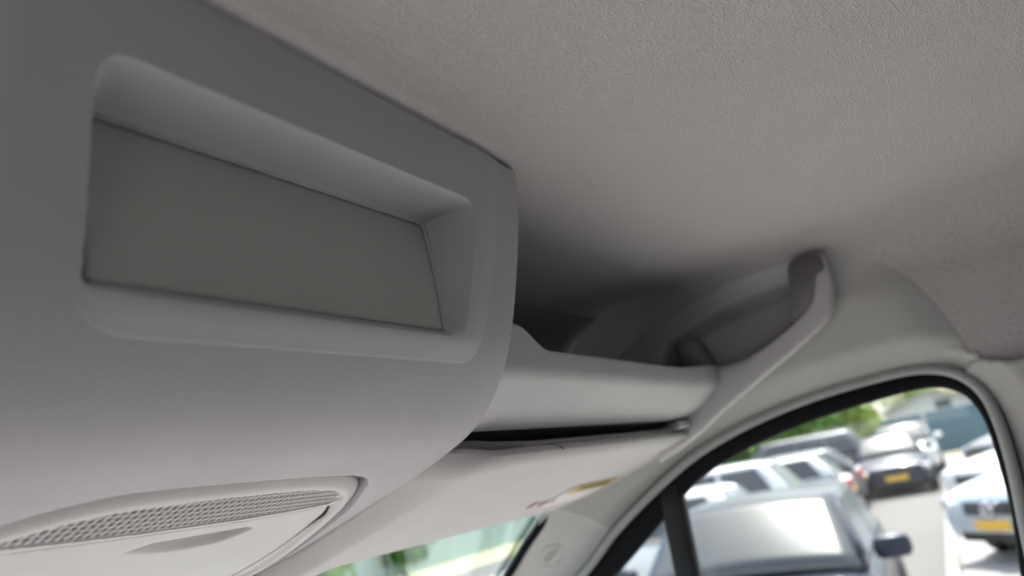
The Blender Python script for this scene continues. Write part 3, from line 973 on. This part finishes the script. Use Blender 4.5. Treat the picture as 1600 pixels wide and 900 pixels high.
wf = box('window', (0.10, 0.95, 0.62), (-3.0, -0.6, 2.15), M['post'], hs, bev=0.01)
box('pane', (0.04, 0.80, 0.48), (-0.05, 0, 0), M['cglass'], wf)

# trees
def tree(x, y, h, r, leaf, label, seed, group='trees beyond the far fence'):
    rnd = np.random.default_rng(seed)
    root = tag(empty('tree', (x, y, GZ)), label, 'tree', group)
    secs = []
    for k in range(7):
        f = k / 6
        th = np.linspace(0, 2 * np.pi, 9, endpoint=False)
        rr = 0.16 * (1 - 0.75 * f) * h / 6
        secs.append(np.c_[rr * np.cos(th) + 0.15 * math.sin(3 * f + seed), rr * np.sin(th) + 0.1 * math.sin(4 * f), np.full(9, h * 0.8 * f)])
    loft('trunk', secs, M['bark'], root)
    n = 2600
    cl = rnd.normal(0, 1, (26, 3)); cl /= np.linalg.norm(cl, axis=1)[:, None]
    cl *= rnd.uniform(0.35, 0.85, (26, 1)) * np.array([r, r, h * 0.40]); cl[:, 2] += h * 0.58
    c = cl[rnd.integers(0, 26, n)] + rnd.normal(0, 1, (n, 3)) * np.array([r * 0.22, r * 0.22, h * 0.10])
    c[:, 2] = np.clip(c[:, 2], 0.5, None)
    u = rnd.normal(0, 1, (n, 3)); u /= np.linalg.norm(u, axis=1)[:, None]
    w = np.cross(u, rnd.normal(0, 1, (n, 3))); w /= np.linalg.norm(w, axis=1)[:, None]
    sz = rnd.uniform(0.10, 0.24, (n, 1))
    V = np.stack([c - u * sz, c - w * sz * 0.5, c + u * sz, c + w * sz * 0.5], 1).reshape(-1, 3)
    F = np.arange(4 * n).reshape(n, 4)
    mesh('crown', V, F, M['leaf%d' % leaf], root, smooth=False)['kind'] = 'stuff'
TREES = [(41, 12.5, 5.5, 2.6, 2, 'dark green tree behind the corner of the fence'), (43, 9.6, 5.2, 2.4, 1, 'yellow-green tree second from the fence corner'),
         (40.5, 7.4, 4.6, 2.1, 0, 'mid green tree beside the grey estate car'), (44, 5.8, 5.4, 2.2, 0, 'tall mid green tree left of the white building'),
         (60, 3.0, 7.5, 3.4, 1, 'yellow-green tree rising behind the white building'), (62, -2.2, 7.0, 3.2, 1, 'yellow-green tree right of the white building'),
         (48, -4.8, 6.0, 2.6, 2, 'dark tree on the right beyond the fence'), (50, 14, 7.5, 3.5, 0, 'tall tree far behind the fence corner'),
         (52, 8.2, 7.5, 3.2, 0, 'tall tree far behind the mid green tree'), (41, 15.5, 5.5, 2.8, 1, 'yellow-green tree past the fence corner')]
TREES += [(13.5, 14.6, 1.5, 0.9, 0, 'low green bush on the verge in front of the pale fence, seen through the windscreen'), (17.5, 14.8, 1.9, 0.8, 2, 'darker bush on the verge in front of the pale fence, next to the low one'),
          (35.6, 10.0, 3.6, 1.5, 2, 'dark green bushy tree inside the corner of the far fence'), (35.8, 7.9, 3.9, 1.6, 0, 'mid green bushy tree in front of the far fence, second from its corner'),
          (35.7, 6.0, 3.5, 1.4, 0, 'mid green bushy tree in front of the far fence, third from its corner'), (36.0, 4.5, 3.2, 1.1, 1, 'yellow-green bushy tree in front of the far fence, nearest the white car')]
for i, (x, y, h, r, lf, lb) in enumerate(TREES):
    tree(x, y, h, r, lf, lb, 11 + i)

# ------------------------------------------------------------------ cars
def wheel_meshes():
    secs = []
    prof = [(0.205, -0.10), (0.30, -0.105), (0.318, -0.085), (0.322, -0.03), (0.322, 0.03), (0.318, 0.085), (0.30, 0.105), (0.205, 0.10)]
    th = np.linspace(0, 2 * np.pi, 25)
    V, F = [], []
    k = len(prof)
    for a in th[:-1]:
        for r, w in prof:
            V.append((r * math.cos(a), w, r * math.sin(a)))
    n = len(th) - 1
    for i in range(n):
        for j in range(k):
            F.append((i * k + j, i * k + (j + 1) % k, ((i + 1) % n) * k + (j + 1) % k, ((i + 1) % n) * k + j))
    ty = bpy.data.meshes.new('tyre'); ty.from_pydata(V, [], F); ty.materials.append(M['tyre'])
    bm = bmesh.new()
    # rim: barrel ring, hub and five spokes
    for a in range(24):
        a0, a1 = 2 * math.pi * a / 24, 2 * math.pi * (a + 1) / 24
        q = [bm.verts.new((r * math.cos(t), w, r * math.sin(t))) for (r, w, t) in ((0.205, 0.095, a0), (0.205, 0.095, a1), (0.180, 0.085, a1), (0.180, 0.085, a0))]
        bm.faces.new(q)
        q = [bm.verts.new((r * math.cos(t), w, r * math.sin(t))) for (r, w, t) in ((0.205, 0.095, a0), (0.205, 0.095, a1), (0.205, -0.09, a1), (0.205, -0.09, a0))]
        bm.faces.new(q)
    for s in range(5):
        t = 2 * math.pi * s / 5
        R = Matrix.Rotation(t, 4, 'Y')
        r_ = bmesh.ops.create_cube(bm, size=1.0)
        bmesh.ops.scale(bm, vec=(0.17, 0.025, 0.05), verts=r_['verts'])
        bmesh.ops.translate(bm, vec=(0.105, 0.078, 0), verts=r_['verts'])
        bmesh.ops.transform(bm, matrix=R, verts=r_['verts'])
    r_ = bmesh.ops.create_cone(bm, cap_ends=True, segments=16, radius1=0.045, radius2=0.04, depth=0.04)
    bmesh.ops.rotate(bm, matrix=Matrix.Rotation(-math.pi / 2, 3, 'X'), verts=r_['verts'])
    bmesh.ops.translate(bm, vec=(0, 0.08, 0), verts=r_['verts'])
    rm = bpy.data.meshes.new('rim'); bm.to_mesh(rm); bm.free(); rm.materials.append(M['alloy'])
    return ty, rm
TYRE, RIM = wheel_meshes()

KINDS = {   # length, width, height, belt, windscreen base, roof front, roof rear, rear base (fractions of length from the nose), hood height, tail height
    'hatch': dict(L=4.15, W=1.78, H=1.46, belt=0.95, ws=0.27, rf=0.44, rr=0.86, rb=0.965, hood=0.78, tail=0.93),
    'saloon': dict(L=4.55, W=1.80, H=1.43, belt=0.94, ws=0.29, rf=0.45, rr=0.74, rb=0.88, hood=0.78, tail=0.98),
    'estate': dict(L=4.75, W=1.88, H=1.62, belt=1.02, ws=0.27, rf=0.42, rr=0.90, rb=0.985, hood=0.90, tail=1.0),
    'suv': dict(L=4.85, W=1.92, H=1.80, belt=1.12, ws=0.25, rf=0.39, rr=0.91, rb=0.985, hood=1.02, tail=1.12),
    'van': dict(L=4.9, W=1.92, H=1.95, belt=1.12, ws=0.16, rf=0.30, rr=0.975, rb=0.995, hood=0.98, tail=1.1),
}
def car(name, label, x, y, heading, kind, pm, cat='car', emblem=False, group='cars parked in the car park', dark_trim=True, grille_bar=True):
    k = KINDS[kind]
    L, W, H = k['L'], k['W'], k['H']
    root = tag(empty(name, (x, y, GZ), math.radians(heading)), label, cat, group)
    X = lambda u: L * (0.5 - u)
    # lower body
    us = [0.0, 0.012, 0.03, 0.07, 0.14, 0.20, k['ws'], 0.36, 0.5, 0.65, 0.8, k['rb'] - 0.03, 0.94, 0.975, 0.992, 1.0]
    us = sorted(set(min(max(u, 0), 1) for u in us))
    secs = []
    for u in us:
        e2 = abs(2 * u - 1)
        w = W / 2 * (1 - 0.16 * e2 ** 5)
        zt = np.interp(u, [0, 0.02, 0.07, k['ws'], k['rb'], 0.985, 1.0], [k['hood'] * 0.82, k['hood'] * 0.92, k['hood'], k['belt'], k['tail'], k['tail'] - 0.03, k['tail'] - 0.12])
        zl = 0.20 + 0.08 * (e2 ** 8)
        half = [(0, zl), (w * 0.86, zl), (w * 0.97, zl + 0.09), (w, zl + 0.28), (w * 0.985, zt - 0.20), (w * 0.955, zt - 0.05), (w * 0.86, zt), (w * 0.5, zt + 0.022), (0, zt + 0.03)]
        pts = half + [(-a, b) for a, b in half[-2:0:-1]]
        secs.append(np.array([(X(u), a, b) for a, b in pts]))
    b = loft('body', secs, pm, root)
    b.modifiers.new('s', 'SUBSURF').levels = 1; b.modifiers['s'].render_levels = 1
    # greenhouse: frustum with crowned roof
    zb, zr = k['belt'] - 0.01, H
    wb, wr = W * 0.455, W * 0.365
    if kind == 'van':
        wr = W * 0.42
    bx0, bx1, rx0, rx1 = X(k['ws']), X(k['rb']), X(k['rf']), X(k['rr'])
    rings = []
    for t in (0.0, 0.5, 0.93, 0.985, 1.0):
        sh = 0.0 if t < 0.95 else (0.03 if t < 0.99 else 0.075)
        f0, f1, wd, zz = bx0 + (rx0 - bx0) * t - sh, bx1 + (rx1 - bx1) * t + sh, wb + (wr - wb) * t - sh, zb + (zr - 0.03 - zb) * t + (0.0 if t < 0.99 else 0.006)
        rings.append(np.c_[round_poly([(f0, wd), (f1, wd), (f1, -wd), (f0, -wd)], 0.10 + 0.10 * t, 4), np.full(20, zz)])
    for ins_, dz in ((0.20, -0.012), (0.38, -0.003), (0.50, 0.0)):
        f0, f1, wd = rx0 - ins_, rx1 + ins_, wr - ins_ * 0.9
        rings.append(np.c_[round_poly([(f0, wd), (f1, wd), (f1, -wd), (f0, -wd)], 0.20, 4), np.full(20, H + dz)])
    loft('cabin', rings, pm, root)
    # glass, let into the frustum's faces as slightly proud sheets
    def panel(nm, A, B, Cc, Dd, m, nudge, mats=M['cglass']):
        A, B, Cc, Dd = [np.array(v, float) for v in (A, B, Cc, Dd)]
        g = lambda s, t: (1 - t) * ((1 - s) * A + s * B) + t * ((1 - s) * Dd + s * Cc)
        (s0, s1, t0, t1) = m
        n_ = np.cross(B - A, Dd - A); n_ /= np.linalg.norm(n_)
        if np.dot(n_, nudge) < 0: n_ = -n_
        q = [g(s0, t0), g(s1, t0), g(s1, t1), g(s0, t1)]
        V = [tuple(v + n_ * 0.010) for v in q] + [tuple(v - n_ * 0.012) for v in q]
        F = [(0, 1, 2, 3), (7, 6, 5, 4), (0, 4, 5, 1), (1, 5, 6, 2), (2, 6, 7, 3), (3, 7, 4, 0)]
        o = mesh(nm, V, F, mats, root, smooth=False, recalc=True)
        bevel(o, 0.004, 1)
        return o
    zt = zr - 0.03
    Pq = []
    nn = np.array([zt - zb, 0, bx0 - rx0]); nn = nn / np.linalg.norm(nn)
    for sv in np.linspace(0.025, 0.975, 15):
        row = []
        for tv in np.linspace(0.03, 0.97, 7):
            ww = wb + (wr - wb) * tv
            q = np.array([bx0 + (rx0 - bx0) * tv, ww * (1 - 2 * sv), zb + (zt - zb) * tv])
            row.append(q + nn * (0.006 + 0.065 * (1 - (2 * sv - 1) ** 2) + 0.012 * math.sin(math.pi * tv)))
        Pq.append(row)
    wsc = grid('windscreen', np.array(Pq), M['cglass'], root, flip=True)
    solid(wsc, 0.06)
    panel('rear_window', (bx1, wb, zb), (bx1, -wb, zb), (rx1, -wr, zt), (rx1, wr, zt), (0.08, 0.92, 0.16, 0.90), (-1, 0, 1))
    for sd in (1, -1):
        A, B, C2, D2 = (bx0, sd * wb, zb), (bx1, sd * wb, zb), (rx1, sd * wr, zt), (rx0, sd * wr, zt)
        spans = [(0.07, 0.40), (0.425, 0.68), (0.705, 0.93)] if kind != 'van' else [(0.04, 0.24)]
        if kind == 'hatch' or kind == 'saloon':
            spans = [(0.08, 0.50), (0.53, 0.90)]
        for s0, s1 in spans:
            panel('side_window', A, B, C2, D2, (s0, s1, 0.10, 0.88), (0, sd, 0.2))
        # mirror
        mo = box('mirror', (0.13, 0.24, 0.15), (bx0 - 0.22, sd * (W / 2 + 0.08), zb + 0.10), pm if not dark_trim else M['dark'], root, rot=(0, 0, sd * 0.15), bev=0.05, seg=3)
        mo.data.polygons.foreach_set('use_smooth', [True] * len(mo.data.polygons))
        # head and tail lamps
        hl = box('headlight', (0.30, 0.34, 0.15), (X(0.045), sd * (W / 2 * 0.88 - 0.15), k['hood'] * 0.80), M['lens'], root, rot=(0, 0.1, -sd * 0.42), bev=0.04)
        tl = box('tail_light', (0.12, 0.26, 0.18), (X(0.982), sd * (W / 2 * 0.84 - 0.13), k['tail'] - 0.16), M['red_lens'], root, rot=(0, 0, sd * 0.35), bev=0.03)
        for fx in (0.185, 0.80):
            ar = mesh('wheel_arch', *arch(0.37), M['tyre'], root)
            ar.location = (X(fx), sd * (W / 2 - 0.06), 0.335); ar.rotation_euler = (0, 0, 0 if sd > 0 else math.pi)
            tw = bpy.data.objects.new('wheel', TYRE); COL.objects.link(tw); tw.parent = root
            tw.location = (X(fx), sd * (W / 2 - 0.085), 0.322); tw.rotation_euler = (0, 0, 0 if sd > 0 else math.pi)
            rw = bpy.data.objects.new('rim', RIM); COL.objects.link(rw); rw.parent = tw
    # nose: grille, lower intake, plate
    gr = box('grille', (0.10, W * (0.46 if grille_bar else 0.3), 0.17), (X(0.010), 0, k['hood'] * 0.72), M['ink'], root, bev=0.03)
    box('lower_intake', (0.10, W * 0.62, 0.13), (X(0.012), 0, 0.33), M['ink'], root, bev=0.03)
    box('number_plate', (0.02, 0.52, 0.115), (X(0.0) + 0.035, 0, 0.44 if not emblem else 0.47), M['nplate'], root, bev=0.006)
    pr = box('number_plate', (0.02, 0.52, 0.115), (X(1.0) - 0.03, 0, 0.62), M['nplate'], root, bev=0.006)
    if emblem:
        em = empty('emblem', (X(0.0) + 0.050, 0, k['hood'] * 0.72)); em.parent = root
        ring = [(0, 0.075 * math.cos(t), 0.075 * math.sin(t)) for t in np.linspace(0, 2 * np.pi, 24, endpoint=False)]
        tube('ring', ring, 0.013, M['chrome'], em, closed=True, seg=8)
        tube('diagonal_bar', [(-0.005, -0.19, -0.085), (-0.005, 0.19, 0.085)], 0.012, M['chrome'], em, seg=8)
    return root
def arch(r):
    """dark wheel-arch disc"""
    V = [(0, 0.03, 0)]; F = []
    for i in range(24):
        a = 2 * math.pi * i / 24
        V.append((r * math.cos(a), 0.03, r * math.sin(a)))
    for i in range(24):
        F.append((0, 1 + i, 1 + (i + 1) % 24))
    for i in range(24):
        a = 2 * math.pi * i / 24
        V.append((r * math.cos(a), -0.12, r * math.sin(a)))
    for i in range(24):
        j = (i + 1) % 24
        F.append((1 + i, 25 + i, 25 + j, 1 + j))
    return V, F

WHITE, SILVER = paint('white', (0.80, 0.80, 0.80), 0.0), paint('silver', (0.62, 0.64, 0.68), 0.5)
DARK, GREY, BLUE, PALE = paint('dark_blue', (0.020, 0.026, 0.045), 0.3), paint('grey', (0.16, 0.165, 0.18), 0.5), paint('light_blue', (0.42, 0.56, 0.78), 0.4), paint('pale_blue', (0.60, 0.68, 0.78), 0.4)
for m_ in (DARK, GREY):
    dull(m_, 0.25, 0.2)
car('parked_car', 'dark saloon nearest the side window, its bright windscreen facing the van', 6.50, 1.72, 184, 'saloon', DARK, dark_trim=False)
car('parked_car', 'dark hatchback facing the van at the far end of the lane', 23.0, 2.15, 186, 'hatch', DARK)
car('parked_car', 'white car standing just behind the dark hatchback', 28.5, 2.1, 184, 'estate', WHITE, dark_trim=False)
car('parked_car', 'silver car with a ringed diagonal-bar emblem on its grille, nosing over the kerb', 12.1, -1.65, 132, 'estate', PALE, emblem=True, dark_trim=False)
car('parked_car', 'white car parked just behind the silver car with the emblem', 16.2, -1.6, 128, 'estate', WHITE, dark_trim=False)
car('parked_car', 'dark car at the far right end of the row by the fence', 25.5, -1.6, 128, 'hatch', GREY)
LR = [(9.6, 4.35, 'hatch', WHITE, 'white hatchback beside the dark saloon, half behind the window divider'), (12.0, 4.7, 'estate', SILVER, 'silver estate car second in the row, tail to the lane'),
      (14.5, 4.6, 'saloon', BLUE, 'light blue saloon third in the row, tail to the lane'), (17.1, 4.5, 'hatch', WHITE, 'white hatchback with red tail lights beside the lane, fourth in the row'),
      (19.8, 4.6, 'hatch', GREY, 'grey hatchback showing its red tail lights behind the fourth, white one'), (24.5, 5.1, 'suv', GREY, 'large dark grey off-road estate farthest in the row, before the trees')]
for x, y, kd, pm, lb in LR:
    car('parked_car', lb, x, y, 95, kd, pm)
